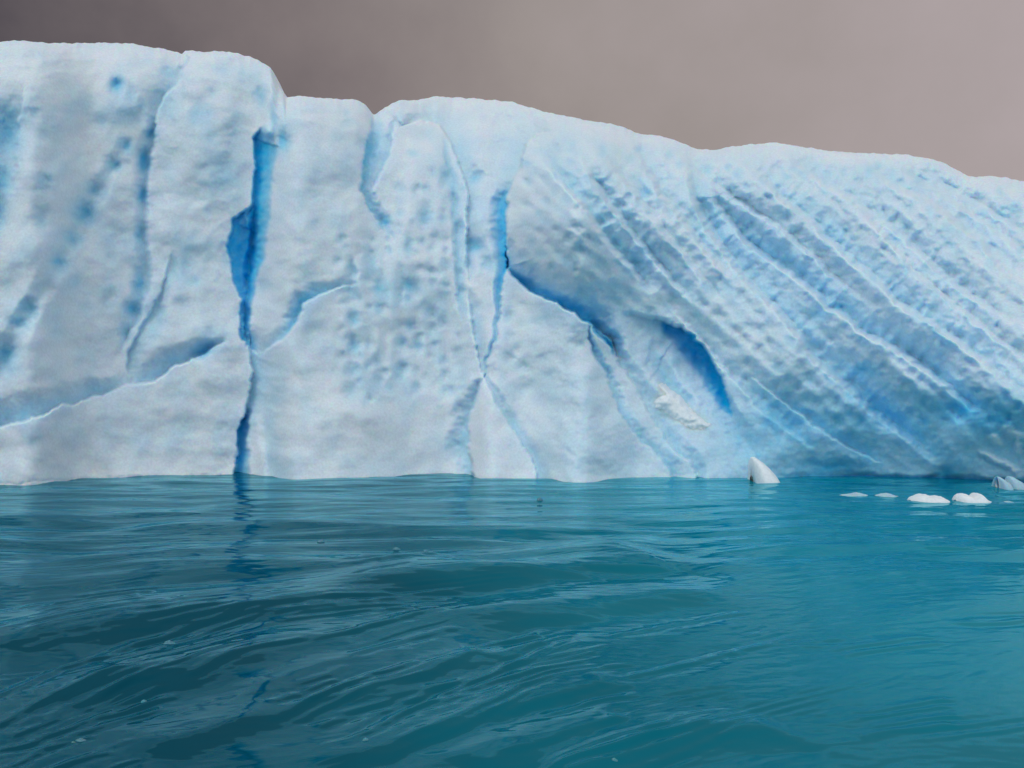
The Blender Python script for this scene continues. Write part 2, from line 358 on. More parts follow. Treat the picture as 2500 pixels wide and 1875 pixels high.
# -- left tower
groove([(447,128,6,5,.25),(462,140,10,4,.35),(450,165,24,5,.35),(438,195,34,5,.4),(398,238,44,5,.45),(383,267,40,5,.45),(380,310,32,5,.5),(369,357,40,10,.5),(358,412,40,10,.55),(354,466,34,10,.5),
        (352,520,30,12,.4),(354,592,30,12,.45),(360,647,36,12,.5),(362,690,40,12,.45),(340,740,40,12,.5),(334,777,40,12,.4),(318,809,30,6,.5),(300,845,26,10,.25),(290,880,20,10,0)], qa=1.2, blue=.30)
for q in ((286,206,15,17,.5,.75),(352,392,12,28,.35,.75),(369,325,10,16,.25,.6),(349,477,12,22,.35,.7),(344,571,12,22,.25,.5),(341,690,14,28,.3,.6),(321,757,15,18,.3,.6),(307,812,12,20,.2,.4),
          (307,357,17,17,.28,.55),(277,403,17,17,.28,.5),(231,466,18,18,.25,.42),(206,520,26,26,.35,.6),(181,585,20,20,.3,.5),(145,640,24,22,.3,.55),(112,437,14,14,.15,.25),(101,531,16,26,.2,.3),
          (72,755,20,20,.3,.55),(47,787,24,18,.3,.5),(14,867,26,30,.35,.6),(470,686,18,16,.15,.3),(400,245,34,40,.15,.2),(481,281,26,26,.18,.3),(543,169,34,12,.14,.12),(320,230,12,22,.2,.3),(345,262,10,22,.15,.25),
          (18,330,34,60,.5,.5),(8,430,26,50,.4,.5),(-2,520,18,50,.3,.4),(415,178,26,20,.15,.3),(320,285,30,20,.15,.2),(560,430,24,50,.15,.2),(575,330,20,60,.12,.16),(470,480,40,20,.12,.1),
          (803,512,36,46,.2,.05),(830,440,16,60,.08,.05),(250,560,60,40,.15,.08),(450,640,24,40,.15,.2),(425,650,10,36,.15,.25),(390,760,14,40,.2,.3),(372,800,14,30,.15,.25)):
    dimple(*q)
groove([(420,610,6,10,0),(410,660,5,40,.22),(375,750,5,44,.3),(345,800,5,40,.3),(310,870,5,50,.3),(311,905,5,60,.25),(320,935,6,40,0)], qb=1.2, blue=.26)
groove([(310,340,20,20,.05),(277,403,26,26,.2),(206,520,34,34,.25),(145,640,34,34,.25),(72,755,34,34,.25),(14,867,40,40,.3),(-60,960,40,40,.3)], blue=.22)
groove([(60,200,60,6,0),(52,260,70,6,.3),(40,340,70,8,.4),(30,420,60,10,.3),(10,520,50,14,.1)], blue=.2)
# -- funnel under the notch
groove([(911,272,8,16,.3),(905,300,6,44,.6),(899,339,5,66,1.0),(885,396,5,60,1.1),(882,464,5,34,1.0),(900,505,5,30,.7),(925,543,4,30,.6),(941,560,4,26,.45),(965,590,6,16,0)], qb=.8, blue=.52, bp=.8)
groove([(962,290,4,10,.1),(955,330,24,5,.4),(950,373,26,5,.5),(927,418,24,6,.5),(905,464,16,8,.2)], qa=.9, blue=.36)
dimple(938, 541, 16, 14, .4, .55)
groove([(942,265,30,5,0),(958,280,5,16,.3),(978,309,5,12,.5),(1000,300,4,30,.7),(1027,293,4,60,.5),(1052,295,4,90,.6),(1081,313,4,110,.65),(1106,353,4,120,.75),(1121,396,4,110,.85),(1135,432,4,90,.9),(1143,468,4,70,.8),
        (1141,520,4,34,.7),(1140,600,4,40,.6),(1144,660,5,30,.4),(1150,700,5,14,0)], qb=1.6, blue=.24)
groove([(1034,252,10,6,0),(1045,275,10,4,.15),(1058,297,10,4,.2)], blue=0.0)
groove([(1080,330,5,16,0),(1088,400,5,24,.2),(1103,432,14,26,.18),(1108,494,14,24,.22),(1114,566,12,22,.28),(1117,638,12,22,.28),(1121,729,10,20,.25),(1124,770,5,16,.1)], blue=.42)
# -- the central re-entrant and the V cracks
groove([(1345,318,30,6,0),(1309,327,90,6,.7),(1287,346,130,6,1.2),(1275,385,140,6,1.5),(1265,418,130,6,1.5),(1249,450,110,6,1.4),(1238,490,90,5,1.1),(1236,560,60,5,.6)], qa=.9, blue=.16)
groove([(1256,440,10,4,.1),(1243,462,30,4,.4),(1238,480,40,4,.9),(1233,515,42,4,1.2),(1238,584,46,4,1.3),(1237,650,36,4,1.2),(1226,690,24,4,.9),(1220,740,18,4,.8),(1220,764,14,4,.6),
        (1208,830,12,4,.45),(1190,885,12,4,.45),(1180,922,8,4,.3)], qa=.75, blue=.92, bp=1.1)
groove([(1140,700,4,10,0),(1148,751,8,40,.4),(1156,809,8,38,.4),(1167,867,7,28,.35),(1180,918,4,10,.3)], blue=.30)
groove([(1180,925,14,3,0),(1174,940,30,3,.6),(1165,976,46,3,.9),(1148,1004,52,3,1.0),(1145,1041,56,3,1.0),(1147,1059,60,3,1.0),(1139,1088,62,3,1.0),(1148,1117,60,3,1.0),(1154,1158,50,3,1.0),(1158,1210,50,3,1.0)], qa=1.1, blue=.36)
groove([(1181,918,3,10,.2),(1199,950,7,20,.25),(1217,990,8,26,.25),(1243,1030,8,30,.25),(1268,1070,8,32,.25),(1297,1117,8,36,.25),(1311,1156,8,40,.25),(1325,1200,8,40,.25)], blue=.26)
for q in ((863,777,13,19,.3,.5),(865,842,14,20,.32,.5),(863,903,17,18,.22,.36),(859,957,15,24,.15,.25),(926,751,10,14,.2,.3),(921,881,10,18,.2,.3),(924,925,10,20,.15,.25),
          (997,697,24,20,.35,.5),(998,730,10,12,.25,.35),(978,726,9,16,.2,.3),(1002,795,13,12,.25,.4),(982,838,14,15,.28,.4),(1020,845,10,17,.28,.45),(986,900,13,14,.2,.25),(1033,921,14,10,.12,.1),
          (1087,921,16,11,.12,.1),(1101,954,12,14,.18,.25),(1116,860,14,12,.12,.12),(1038,530,16,26,.4,.4),(998,600,12,22,.28,.35),(1157,435,20,18,.45,.5),(1157,600,22,18,.5,.55),(1190,645,18,16,.35,.4),
          (1142,645,9,14,.25,.35),(1092,432,12,20,.3,.3),(1110,494,10,20,.35,.4),(1121,555,9,16,.25,.35),(1063,584,12,20,.25,.2),(925,700,16,26,.3,.4),(860,656,10,22,.3,.4),(1006,373,12,8,.2,.25),(1035,330,22,16,.2,.08),
          (1242,773,12,16,.2,.2),(1239,874,14,12,.16,.15),(1279,896,16,14,.18,.18),(1322,874,14,12,.16,.15),(1336,914,14,12,.16,.14),(1286,946,22,12,.14,.14),(1381,489,13,13,.2,.25),(1165,500,26,30,.25,.18),
          (1075,660,14,12,.15,.12),(1040,660,12,10,.15,.12),(1030,745,12,16,.12,.1),(1075,730,12,14,.12,.1),(905,640,20,40,.2,.3),(860,710,14,26,.25,.35),(1350,770,60,26,.2,.15)):
    dimple(*q)
# -- the nose and the blue crack that runs down under it
groove([(1237,600,6,30,.4),(1236,655,8,70,.8),(1272,695,7,85,1.1),(1337,731,6,105,1.4),(1402,764,6,120,1.6),(1440,790,6,120,1.6),(1465,820,6,95,1.1),(1490,850,5,60,.9),(1505,880,5,30,.3)], qb=1.5, blue=.30)
groove([(1236,645,6,10,.2),(1250,672,5,16,.4),(1272,692,6,22,.5),(1300,712,6,26,.5),(1337,731,6,30,.5),(1402,762,7,38,.5),(1436,790,8,30,.5),(1458,818,6,20,.4),(1485,845,5,14,.7),(1497,868,4,8,.2)], qa=.8, qb=.55, blue=1.0, bp=.75)
groove([(1434,800,4,10,.4),(1445,856,5,20,.45),(1459,881,6,24,.45),(1477,910,6,26,.4),(1492,950,7,28,.35),(1510,997,7,30,.3),(1535,1040,8,32,.25),(1575,1084,8,32,.22),(1615,1120,8,34,.22),(1640,1156,8,34,.22),(1655,1200,8,30,.22)], blue=.40)
groove([(1455,800,5,26,.5),(1492,831,4,26,.7),(1502,860,4,30,.6),(1517,896,4,40,.5),(1550,940,4,44,.4),(1575,986,4,50,.4),(1607,1044,4,50,.4),(1643,1095,5,44,.35),(1690,1131,5,36,.3),(1701,1160,5,30,.3),(1705,1200,5,30,.3)], blue=.24)
# soft dark underside of the arch, then its hard-edged blue mouth
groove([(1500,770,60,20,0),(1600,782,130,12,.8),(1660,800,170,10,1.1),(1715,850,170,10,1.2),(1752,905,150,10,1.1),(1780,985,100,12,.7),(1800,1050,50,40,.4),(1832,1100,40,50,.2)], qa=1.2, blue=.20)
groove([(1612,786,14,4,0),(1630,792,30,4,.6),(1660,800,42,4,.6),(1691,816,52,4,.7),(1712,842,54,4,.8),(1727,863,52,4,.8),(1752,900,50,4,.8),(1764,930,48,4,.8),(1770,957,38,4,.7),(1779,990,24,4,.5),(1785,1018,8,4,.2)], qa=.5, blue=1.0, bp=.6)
groove([(1588,830,30,30,.1),(1600,880,40,40,.3),(1640,940,26,26,.4),(1680,975,18,18,.3),(1700,1000,14,14,0)], blue=.34)
# -- the flutes of the right shoulder
groove(ZR([(120,640),(200,750),(260,815),(330,890),(370,950),(410,1020),(460,1080),(530,1150),(570,1210),(620,1260)], 8, 58, .75), qb=.9, blue=.42, bead=.2, seed=3)
groove(ZR([(330,720),(380,790),(430,870),(480,930),(530,1000),(600,1080),(660,1150),(740,1240),(790,1300)], 8, 40, .6), blue=.30, bead=.35, seed=4)
groove(ZR([(430,690),(500,780),(560,850),(620,930),(680,1010),(740,1070),(800,1150),(870,1240),(930,1310)], 8, 34, .35), blue=.14, bead=.3, seed=5)
groove(ZR([(560,670),(625,760),(655,840),(700,880),(740,930),(790,990),(840,1060),(900,1130),(950,1200)], 5, 46, .55), blue=.30, bead=.3, seed=6)
groove(ZR([(760,690),(790,800),(810,870),(850,950),(890,1020),(950,1100),(1020,1190),(1080,1250),(1130,1300),(1180,1350),(1220,1400),(1260,1460),(1320,1540),(1400,1605),(1500,1690),(1570,1765),(1660,1830),(1760,1910),(1850,2000)], 13, 80, 1.0), qb=1.1, blue=.40, bead=.2, seed=7)
groove(ZR([(890,800),(902,880),(960,960),(1000,1000),(1050,1060),(1130,1110),(1190,1150),(1260,1205),(1330,1260),(1380,1320),(1470,1365),(1500,1415),(1580,1450),(1690,1510),(1760,1560),(1830,1610),(1900,1665),(1990,1740),(2080,1790)], 11, 68, 1.0), qb=1.1, blue=.50, bead=.25, seed=8)
groove(ZR([(780,700),(840,760),(900,800),(960,850),(1010,870),(1060,905),(1130,945),(1190,990),(1250,1050),(1330,1110),(1380,1170),(1440,1220),(1500,1265),(1560,1310)], 8, 40, .5), blue=.22, bead=.3, seed=9)
groove(ZR([(1000,690),(1060,730),(1110,770),(1160,840),(1220,880),(1280,920),(1330,970),(1370,1020),(1440,1070),(1490,1130),(1560,1170),(1610,1220),(1680,1300),(1750,1340),(1820,1380),(1900,1440),(1980,1490),(2060,1560),(2150,1640),(2300,1730)], 12, 62, .85), qb=1.2, blue=.34, bead=.35, seed=10)
groove(ZR([(1180,645),(1240,700),(1310,745),(1370,790),(1440,825),(1500,870),(1560,910),(1640,960),(1700,1010),(1750,1060),(1810,1120),(1880,1180),(1950,1240),(2030,1290),(2110,1340),(2250,1430)], 12, 54, .65), blue=.22, bead=.4, seed=11)
groove(ZR([(1500,880),(1560,950),(1620,1010),(1680,1080),(1740,1160),(1800,1210),(1900,1290),(2000,1370),(2100,1450),(2250,1560)], 9, 44, .5), blue=.16, bead=.5, seed=12)
groove(ZR([(1560,720),(1650,790),(1750,830),(1850,880),(1940,960),(2010,1000),(2070,1080),(2140,1160),(2250,1230)], 12, 54, .65), blue=.18, bead=.3, seed=13)
groove(ZR([(1700,730),(1800,790),(1900,850),(2000,920),(2100,980),(2211,1080),(2300,1150)], 9, 44, .45), blue=.1, bead=.4, seed=14)
groove(ZR([(1850,770),(1950,840),(2050,890),(2150,950),(2280,1040)], 9, 40, .4), blue=.06, bead=.3, seed=15)
groove(ZR([(700,1330),(820,1460),(900,1560),(980,1650),(1080,1760),(1200,1850),(1300,1930)], 10, 60, .35), blue=.14)
groove(ZR([(1050,1640),(1180,1740),(1300,1830),(1450,1930),(1600,2000)], 8, 50, .3), blue=.14)
for q in ((2050,745,16,12,.3,.55),(2105,905,40,24,.3,.5),(1995,770,30,22,.2,.4),(1575,470,14,18,.3,.4),(1612,310+130,12,10,.2,.2),(1455,430,13,13,.25,.3),(1560,440,12,14,.2,.25),(1390,365,20,10,.2,.15),
          (1345,372,16,22,.2,.15),(2350,1000,70,30,.25,.35),(2420,1020,60,30,.2,.3),(2030,1140,60,18,.5,.35),(2310,1158,20,14,.3,.35)):
    dimple(*q)
# rows of soft round hollows: along the flutes on the right, in upright columns in the centre
ca_, sa_ = math.cos(math.radians(42)), math.sin(math.radians(42))
us, vs = [], []
for a in np.arange(900, 3200, 33):
    for b in np.arange(-1500, 200, 36):
        a1, b1 = a + rg.normal(0, 4) + 12 * math.sin(b / 70), b + rg.normal(0, 3.5)
        u1, v1 = a1 * ca_ - b1 * sa_, a1 * sa_ + b1 * ca_
        if 1270 < u1 < 2700 and 350 < v1 < 1040 and (v1 < 660 + max(0, (u1 - 1300)) * .55 or u1 > 1850) and v1 > np.interp(u1, U, sil) + 30: us.append(u1); vs.append(v1)
dimples(us, vs, 14, .16, .24, 1.15, math.radians(42))  # the blue in each hollow also paints in its soft shade
us, vs = [], []
for a in np.arange(836, 1136, 36):
    for b in np.arange(420, 960, 33):
        if (b > 560 or a > 950) and rg.uniform() > .28: us.append(a + rg.normal(0, 6)); vs.append(b + rg.normal(0, 11))
dimples(us, vs, 12, .085, .24)
us = rg.uniform(1200, 1420, 46); vs = rg.uniform(740, 1040, 46); dimples(us, vs, 12, .05, .08)
us = rg.uniform(20, 900, 70); vs = rg.uniform(200, 820, 70); dimples(us, vs, 17, .06, .14)
# undercut where the swell melts the foot on the right
groove([(1895,1168,10,12,0),(1960,1170,16,26,.25),(2060,1172,20,30,.35),(2180,1176,20,22,.35),(2320,1180,20,26,.35),(2500,1188,20,24,.35),(2900,1200,20,24,.3)], blue=.45)
groove([(-460,1212,10,10,.05),(0,1182,8,8,.08),(200,1168,8,8,.08),(560,1160,8,8,.08)], blue=.1)

blue_and_shade += 0.15 * np.clip(fbm(u_ / 80, v_ / 110, 71, 3) + .10, 0, 1) * (1 - 0.5 * sstep(u_, 1000, 1400))
blue_and_shade += right * (0.10 * sstep(v_, 850, 1120) + 0.30 * sstep(u_, 1640, 1900) * sstep(v_, 860, 1040)) + 0.06 * right  # shade of the overhanging foot at lower right, painted as a blue tint
blue_and_shade *= sstep(v_ - sil[None, :], 0, 40) * .6 + .4
blue_and_shade *= 0.95 + 0.18 * gnoise(u_ / 16, v_ / 14, 73)
# pale lumps of crust on the blue foot at the right
for u0, v0, ru, rv, a_ in ((2430,1076,20,13,.5), (2425,1120,38,9,.5), (2470,1142,24,9,.6), (2487,1095,9,22,-.2), (2475,1060,30,14,.4)):
    X_, Y_ = uw - u0, vw - v0; ca, sa = math.cos(a_), math.sin(a_)
    g_ = np.exp(-(((X_ * ca + Y_ * sa) / ru) ** 2 + ((-X_ * sa + Y_ * ca) / rv) ** 2) ** 1.5)
    D -= .13 * g_; blue_and_shade *= 1 - .8 * g_
blue_and_shade = np.clip(blue_and_shade, 0, 1)

# light blur to take steps off single cells
def blur(A_, n=1):
    for _ in range(n):
        A_ = np.pad(A_, 1, 'edge')
        A_ = (A_[1:-1, 1:-1] * 4 + A_[:-2, 1:-1] + A_[2:, 1:-1] + A_[1:-1, :-2] + A_[1:-1, 2:]) / 8
    return A_
D = blur(D, 1); blue_and_shade = blur(blue_and_shade, 2)

Yf = Yw[None, :] + D
X, Y, Z = P(u_, v_, Yf)
front = np.stack([X, Y, Z], -1)
# over the top, back and down behind: the berg is about 16 m thick
back = []
top = front[-1]
for k, (dy, dz) in enumerate(((.5, .02), (1.2, -.02), (2.5, -.15), (4.5, -.5), (7, -1.2), (10, -2.6), (12.5, -4.6), (14, -7), (15, -10), (15.5, -16))):
    q = top.copy(); q[:, 1] += dy; q[:, 2] = np.maximum(q[:, 2] + dz + 0.35 * dy * 0.0, -3.0) if k < 9 else -3.0
    q[:, 0] *= 1 + dy * 0.004
    q[:, 2] += 0.25 * gnoise(q[:, 0] / 2.2, q[:, 1] / 2.2, 81) * (k > 1) - 0.1 * (k > 1)
    back.append(q)
bot = front[0].copy(); bot[:, 2] = -3.0; bot[:, 1] -= .2
allv = np.concatenate([bot[None], front, np.stack(back)]); nr_all = allv.shape[0]
fc = grid_faces(nr_all, NC)
dn = np.concatenate([blue_and_shade[:1], blue_and_shade, np.repeat(blue_and_shade[-1:], len(back), 0)]).ravel()
berg = bpy.data.objects.new('iceberg', None); C.objects.link(berg)
tag(berg, 'huge white and blue fluted iceberg filling the view behind the teal water', 'iceberg')
# end caps
nv = nr_all * NC
def add_attr(o, vals):
    a = o.data.attributes.new('blue_ice_and_shade', 'FLOAT', 'POINT'); a.data.foreach_set('value', np.ascontiguousarray(vals, dtype=np.float32))
body = make_mesh('ice_body', allv.reshape(-1, 3), fc, ICE, berg)
add_attr(body, dn)

# fresh white patch lying on the ice below the arch: a thin crust with its own thickness
def in_poly(px, py, poly):
    c = np.zeros(px.shape, bool); n = len(poly)
    for i in range(n):
        x1, y1 = poly[i]; x2, y2 = poly[(i + 1) % n]
        if y1 == y2: continue
        k = ((y1 > py) != (y2 > py)) & (px < (x2 - x1) * (py - y1) / (y2 - y1) + x1)
        c ^= k
    return c
def pdist(px, py, poly):
    d = np.full(px.shape, 1e9); n = len(poly)
    for i in range(n):
        (x1, y1), (x2, y2) = poly[i], poly[(i + 1) % n]
        t = np.clip(((px - x1) * (x2 - x1) + (py - y1) * (y2 - y1)) / ((x2 - x1) ** 2 + (y2 - y1) ** 2), 0, 1)
        d = np.minimum(d, np.hypot(px - x1 - t * (x2 - x1), py - y1 - t * (y2 - y1)))
    return d
def crust(poly, thick, name, label=None, mat=None):
    poly = [tuple(p) for p in poly]
    us = [p[0] for p in poly]; vs = [p[1] for p in poly]
    c0, c1 = np.searchsorted(U, [min(us) - 14, max(us) + 14])
    rows = np.where(((v_[:, c0:c1] > min(vs) - 14) & (v_[:, c0:c1] < max(vs) + 14)).any(1))[0]; r0, r1 = rows[0], rows[-1] + 1
    uu, vv = uw[r0:r1, c0:c1], vw[r0:r1, c0:c1]
    uu = uu + 4 * gnoise(u_[r0:r1, c0:c1] / 9, v_[r0:r1, c0:c1] / 9, 91); vv = vv + 4 * gnoise(u_[r0:r1, c0:c1] / 9, v_[r0:r1, c0:c1] / 9, 92)
    ins = in_poly(uu, vv, poly); sd_ = np.where(ins, 1, -1) * pdist(uu, vv, poly)
    h = thick * (sstep(sd_, -4, 26) * 1.25 - .25)
    Yc = Yf[r0:r1, c0:c1] - h * (1 + .3 * gnoise(uu / 18, vv / 18, 5))
    Xc, Yc2, Zc = P(u_[r0:r1, c0:c1], v_[r0:r1, c0:c1], Yc)
    nr, nc = Xc.shape; f = grid_faces(nr, nc)
    keep = (sd_.ravel()[f] > -5).all(1); f = f[keep]
    used = np.unique(f); mp = -np.ones(nr * nc, int); mp[used] = np.arange(len(used))
    o = make_mesh(name, np.stack([Xc, Yc2, Zc], -1).reshape(-1, 3)[used], mp[f], mat or SNOW, berg)
    if label: o['label'] = label
    return o
crust([(1600,936),(1625,927),(1642,950),(1660,962),(1683,983),(1700,1005),(1720,1022),(1746,1040),(1720,1050),(1698,1052),(1665,1039),(1640,1028),(1625,1012),(1604,1003),(1592,985),(1596,966),(1615,961),(1608,948)],
      .16, 'snow_crust', 'ragged bright white patch below the blue arch')

# ------------------------------------------------------------------ water
TH = np.concatenate([np.linspace(-180, -42, 60, endpoint=False), np.linspace(-42, 42, 1000, endpoint=False), np.linspace(42, 180, 60, endpoint=False)])
R = np.concatenate([np.geomspace(.3, 2.6, 30, endpoint=False), np.geomspace(2.6, 34, 1050, endpoint=False), np.geomspace(34, 6000, 60)])
th = np.radians(TH)[None, :]; rr_ = R[:, None]
wx, wy = rr_ * np.sin(th), rr_ * np.cos(th)
def water_height(x, y):
    r = np.hypot(x, y)
    h = np.zeros_like(x)
    # swells of the far and middle distance: long-crested across the view
    wxx = x + .8 * gnoise(x / 5, y / 5, 101); wyy = y + .5 * gnoise(x / 4, y / 4, 102)
    # near on the left the crests turn away from the camera, fanning out
    turn = np.radians(50) * sstep(-x, -1.5, 3.0) * (1 - sstep(y, 5.5, 12))
    base = np.radians(12) * (1 - sstep(y, 9, 17))
    a = base + turn
    p = wx_r = None
    def rot(x_, y_, a_): return x_ * np.cos(a_) + y_ * np.sin(a_), -x_ * np.sin(a_) + y_ * np.cos(a_)
    # two fixed directions blended
    for (ang_, wgt) in ((4, sstep(y, 6.5, 12)), (34, (1 - sstep(y, 6.5, 12)))):
        s_, n_ = rot(wxx, wyy, math.radians(ang_))
        h += wgt * (.026 + .062 * sstep(y, 7, 11) - .040 * sstep(y, 13, 18)) * fbm(s_ / 4.2, n_ / 1.5, 103 + ang_, 2, .4)
        h += wgt * (.006 + .026 * sstep(y, 7, 12) - .014 * sstep(y, 14, 18)) * gnoise(s_ / 1.8, n_ / .6, 113 + ang_)
    calm = .35 + .65 * (1 - sstep(x, 1.0, 4.0) * (1 - sstep(y, 16, 22)))
    h *= .55 + .45 * calm
    # fine parallel ripples in trains
    s_, n_ = rot(wxx, wyy, math.radians(30))
    train = sstep(gnoise(s_ / 2.6, n_ / .8, 120), .12, .5) * (1 - sstep(y, 9, 14))
    h += .0030 * train * np.sin(n_ / (.13 + 0 * n_) * 2 * math.pi + 7.0 * gnoise(s_ / 2.4, n_ / .9, 121)) * calm * sstep(gnoise(s_ / .9, n_ / .5, 126), -.1, .4)
    s_, n_ = rot(wxx, wyy, math.radians(6))
    h += .0035 * gnoise(s_ / .55, n_ / .16, 122) * (1 - .6 * (1 - sstep(y, 4, 8)))
    h += .0012 * gnoise(s_ / .16, n_ / .07, 123)
    return h
SWELL = [  # crest lines read off the photo (u, v), half-width behind, half-width in front (m), height
    ([(-300,1640),(0,1580),(250,1530),(420,1500),(640,1475),(800,1455),(950,1420),(1080,1400),(1250,1398),(1400,1385),(1560,1360),(1700,1350)], 1.0, .55, .13),
    ([(0,1700),(300,1650),(600,1590),(800,1530),(1000,1500),(1180,1488),(1400,1470),(1600,1455),(1800,1440)], .7, .40, .075),
    ([(500,1720),(700,1655),(900,1590),(1100,1540),(1300,1510),(1500,1490)], .45, .25, .035),
    ([(300,1850),(600,1760),(800,1700),(1000,1640),(1200,1580)], .4, .2, .03),
    ([(800,1900),(1000,1800),(1150,1745),(1300,1700),(1440,1660),(1540,1645)], .28, .14, .03),
    ([(1150,1900),(1250,1820),(1400,1775),(1520,1750)], .22, .12, .022),
    ([(1300,1900),(1500,1835),(1700,1790),(1950,1770)], .3, .2, .03),
    ([(500,1260),(640,1230)], .2, .2, .0),
    ([(0,1370),(250,1365),(500,1370),(800,1372),(1000,1360),(1200,1345),(1500,1335),(1650,1310)], .7, .5, .04),
]
def crest_into(h, x, y, pts, wb_, wf, hgt):
    w = np.array([P(u, v, depth_at(v))[:2] for u, v in pts]); r = 4 * max(wb_, wf)
    m = (x > w[:, 0].min() - r) & (x < w[:, 0].max() + r) & (y > w[:, 1].min() - r) & (y < w[:, 1].max() + r)
    h[m] += crest(x[m], y[m], pts, wb_, wf, hgt)
def crest(x, y, pts, wb_, wf, hgt):
    w = [P(u, v, depth_at(v))[:2] for u, v in pts]
    best = np.full(x.shape, 1e9); sg = np.zeros_like(x); al = np.zeros_like(x); L = 0
    tot = sum(math.dist(a, b) for a, b in zip(w[:-1], w[1:]))
    for a, b in zip(w[:-1], w[1:]):
        dx, dy = b[0] - a[0], b[1] - a[1]; l2 = dx * dx + dy * dy
        t = np.clip(((x - a[0]) * dx + (y - a[1]) * dy) / l2, 0, 1)
        d = np.hypot(x - a[0] - t * dx, y - a[1] - t * dy); m = d < best
        best = np.where(m, d, best); sg = np.where(m, np.sign(dx * (y - a[1]) - dy * (x - a[0])), sg)
        al = np.where(m, (L + t * math.sqrt(l2)) / tot, al); L += math.sqrt(l2)
    w_ = np.where(sg > 0, wb_, wf)
    f = np.exp(-(best / w_) ** 2) - .45 * np.exp(-((best - 1.7 * w_) / w_) ** 2)
    return hgt * f * sstep(al, 0, .12) * (1 - sstep(al, .88, 1))
xw = wx + .12 * gnoise(wx / 1.1, wy / 1.1, 131); yw = wy + .12 * gnoise(wx / 1.1, wy / 1.1, 132)
hh = water_height(wx, wy)
for pts, a, b, c in SWELL:
    if c: crest_into(hh, xw, yw, pts, a, b, c)
rng = np.random.default_rng(7)
xr = wx + .035 * gnoise(wx / .4, wy / .4, 133); yr = wy + .035 * gnoise(wx / .4, wy / .4, 134)
for i in range(70):       # thin curved wavelets riding on the swells, in small trains
    u0, v0 = rng.uniform(-300, 2500), 1330 + 560 * rng.uniform(0, 1) ** .8
    if u0 > 1750 and rng.uniform() < .6: continue
    k = min(1, max(0, (v0 - 1330) / 450)); a0 = math.radians((3 + 24 * k) * (1 - .65 * min(1, max(0, (u0 - 900) / 1300))) + rng.normal(0, 2))
    ln = rng.uniform(160, 480) * (.6 + .6 * k); bend = rng.uniform(.05, .22)
    base = [(u0 + ln * q * math.cos(a0 * (1 + bend - 2 * bend * q)), v0 - ln * q * math.sin(a0 * (1 + bend - 2 * bend * q))) for q in (0, .25, .5, .75, 1)]
    sc_ = depth_at(v0) / 5.5
    for j in range(rng.integers(1, 5)):
        off = j * rng.uniform(11, 20) * (.5 + .8 * k)
        du = rng.uniform(-60, 60)
        wd = .032 * sc_ * rng.uniform(.7, 1.4)
        crest_into(hh, xr, yr, [(a + du, b + off) for a, b in base], wd * 1.7, wd * 1.1, (.22 * wd) * rng.uniform(.5, 1.1))
fade = 1 - sstep(rr_, 30, 120)
hh = hh * fade
water_v = np.stack([wx, wy, hh], -1)
cen = np.array([[0, 0, 0.0]])
NRW, NCW = wx.shape
wf_ = grid_faces(NRW, NCW, wrap=True)
m, t, b = newmat('sea_water')
tcn = N(t, 'ShaderNodeTexCoord')
sx = N(t, 'ShaderNodeSeparateXYZ'); t.links.new(tcn.outputs['Object'], sx.inputs[0])
n1 = N(t, 'ShaderNodeTexNoise'); n1.inputs['Scale'].default_value = .35; n1.inputs['Detail'].default_value = 3
t.links.new(tcn.outputs['Object'], n1.inputs['Vector'])
# glacial silt clouds the water turquoise to the right; deep and dark to the left
mr = N(t, 'ShaderNodeMapRange'); mr.inputs[1].default_value = -2.2; mr.inputs[2].default_value = 4.0
ma = N(t, 'ShaderNodeMath', operation='MULTIPLY_ADD'); ma.inputs[1].default_value = 5.0
t.links.new(n1.outputs['Fac'], ma.inputs[0])
mb = N(t, 'ShaderNodeMath', operation='SUBTRACT'); t.links.new(sx.outputs['X'], mb.inputs[0]); mb.inputs[1].default_value = 2.5
t.links.new(mb.outputs[0], ma.inputs[2]); t.links.new(ma.outputs[0], mr.inputs[0])
mx = N(t, 'ShaderNodeMix', data_type='RGBA'); t.links.new(mr.outputs[0], mx.inputs['Factor'])
mx.inputs[6].default_value = (0.0, 0.064, 0.100, 1); mx.inputs[7].default_value = (0.0, 0.225, 0.300, 1)
# body colour of the water under a Fresnel reflection
t.nodes.remove(b)
dif = N(t, 'ShaderNodeBsdfDiffuse'); t.links.new(mx.outputs[2], dif.inputs['Color'])
glo = N(t, 'ShaderNodeBsdfGlossy'); glo.inputs['Roughness'].default_value = .06; glo.inputs['Color'].default_value = (.46, .90, 1.0, 1)
fre = N(t, 'ShaderNodeFresnel'); fre.inputs['IOR'].default_value = 1.26
ms = N(t, 'ShaderNodeMixShader')
t.links.new(fre.outputs[0], ms.inputs[0]); t.links.new(dif.outputs[0], ms.inputs[1]); t.links.new(glo.outputs[0], ms.inputs[2])
t.links.new(ms.outputs[0], t.nodes['Material Output'].inputs['Surface'])
WATER = m
water = make_mesh('water', water_v.reshape(-1, 3), wf_, WATER)
tag(water, kind='structure')

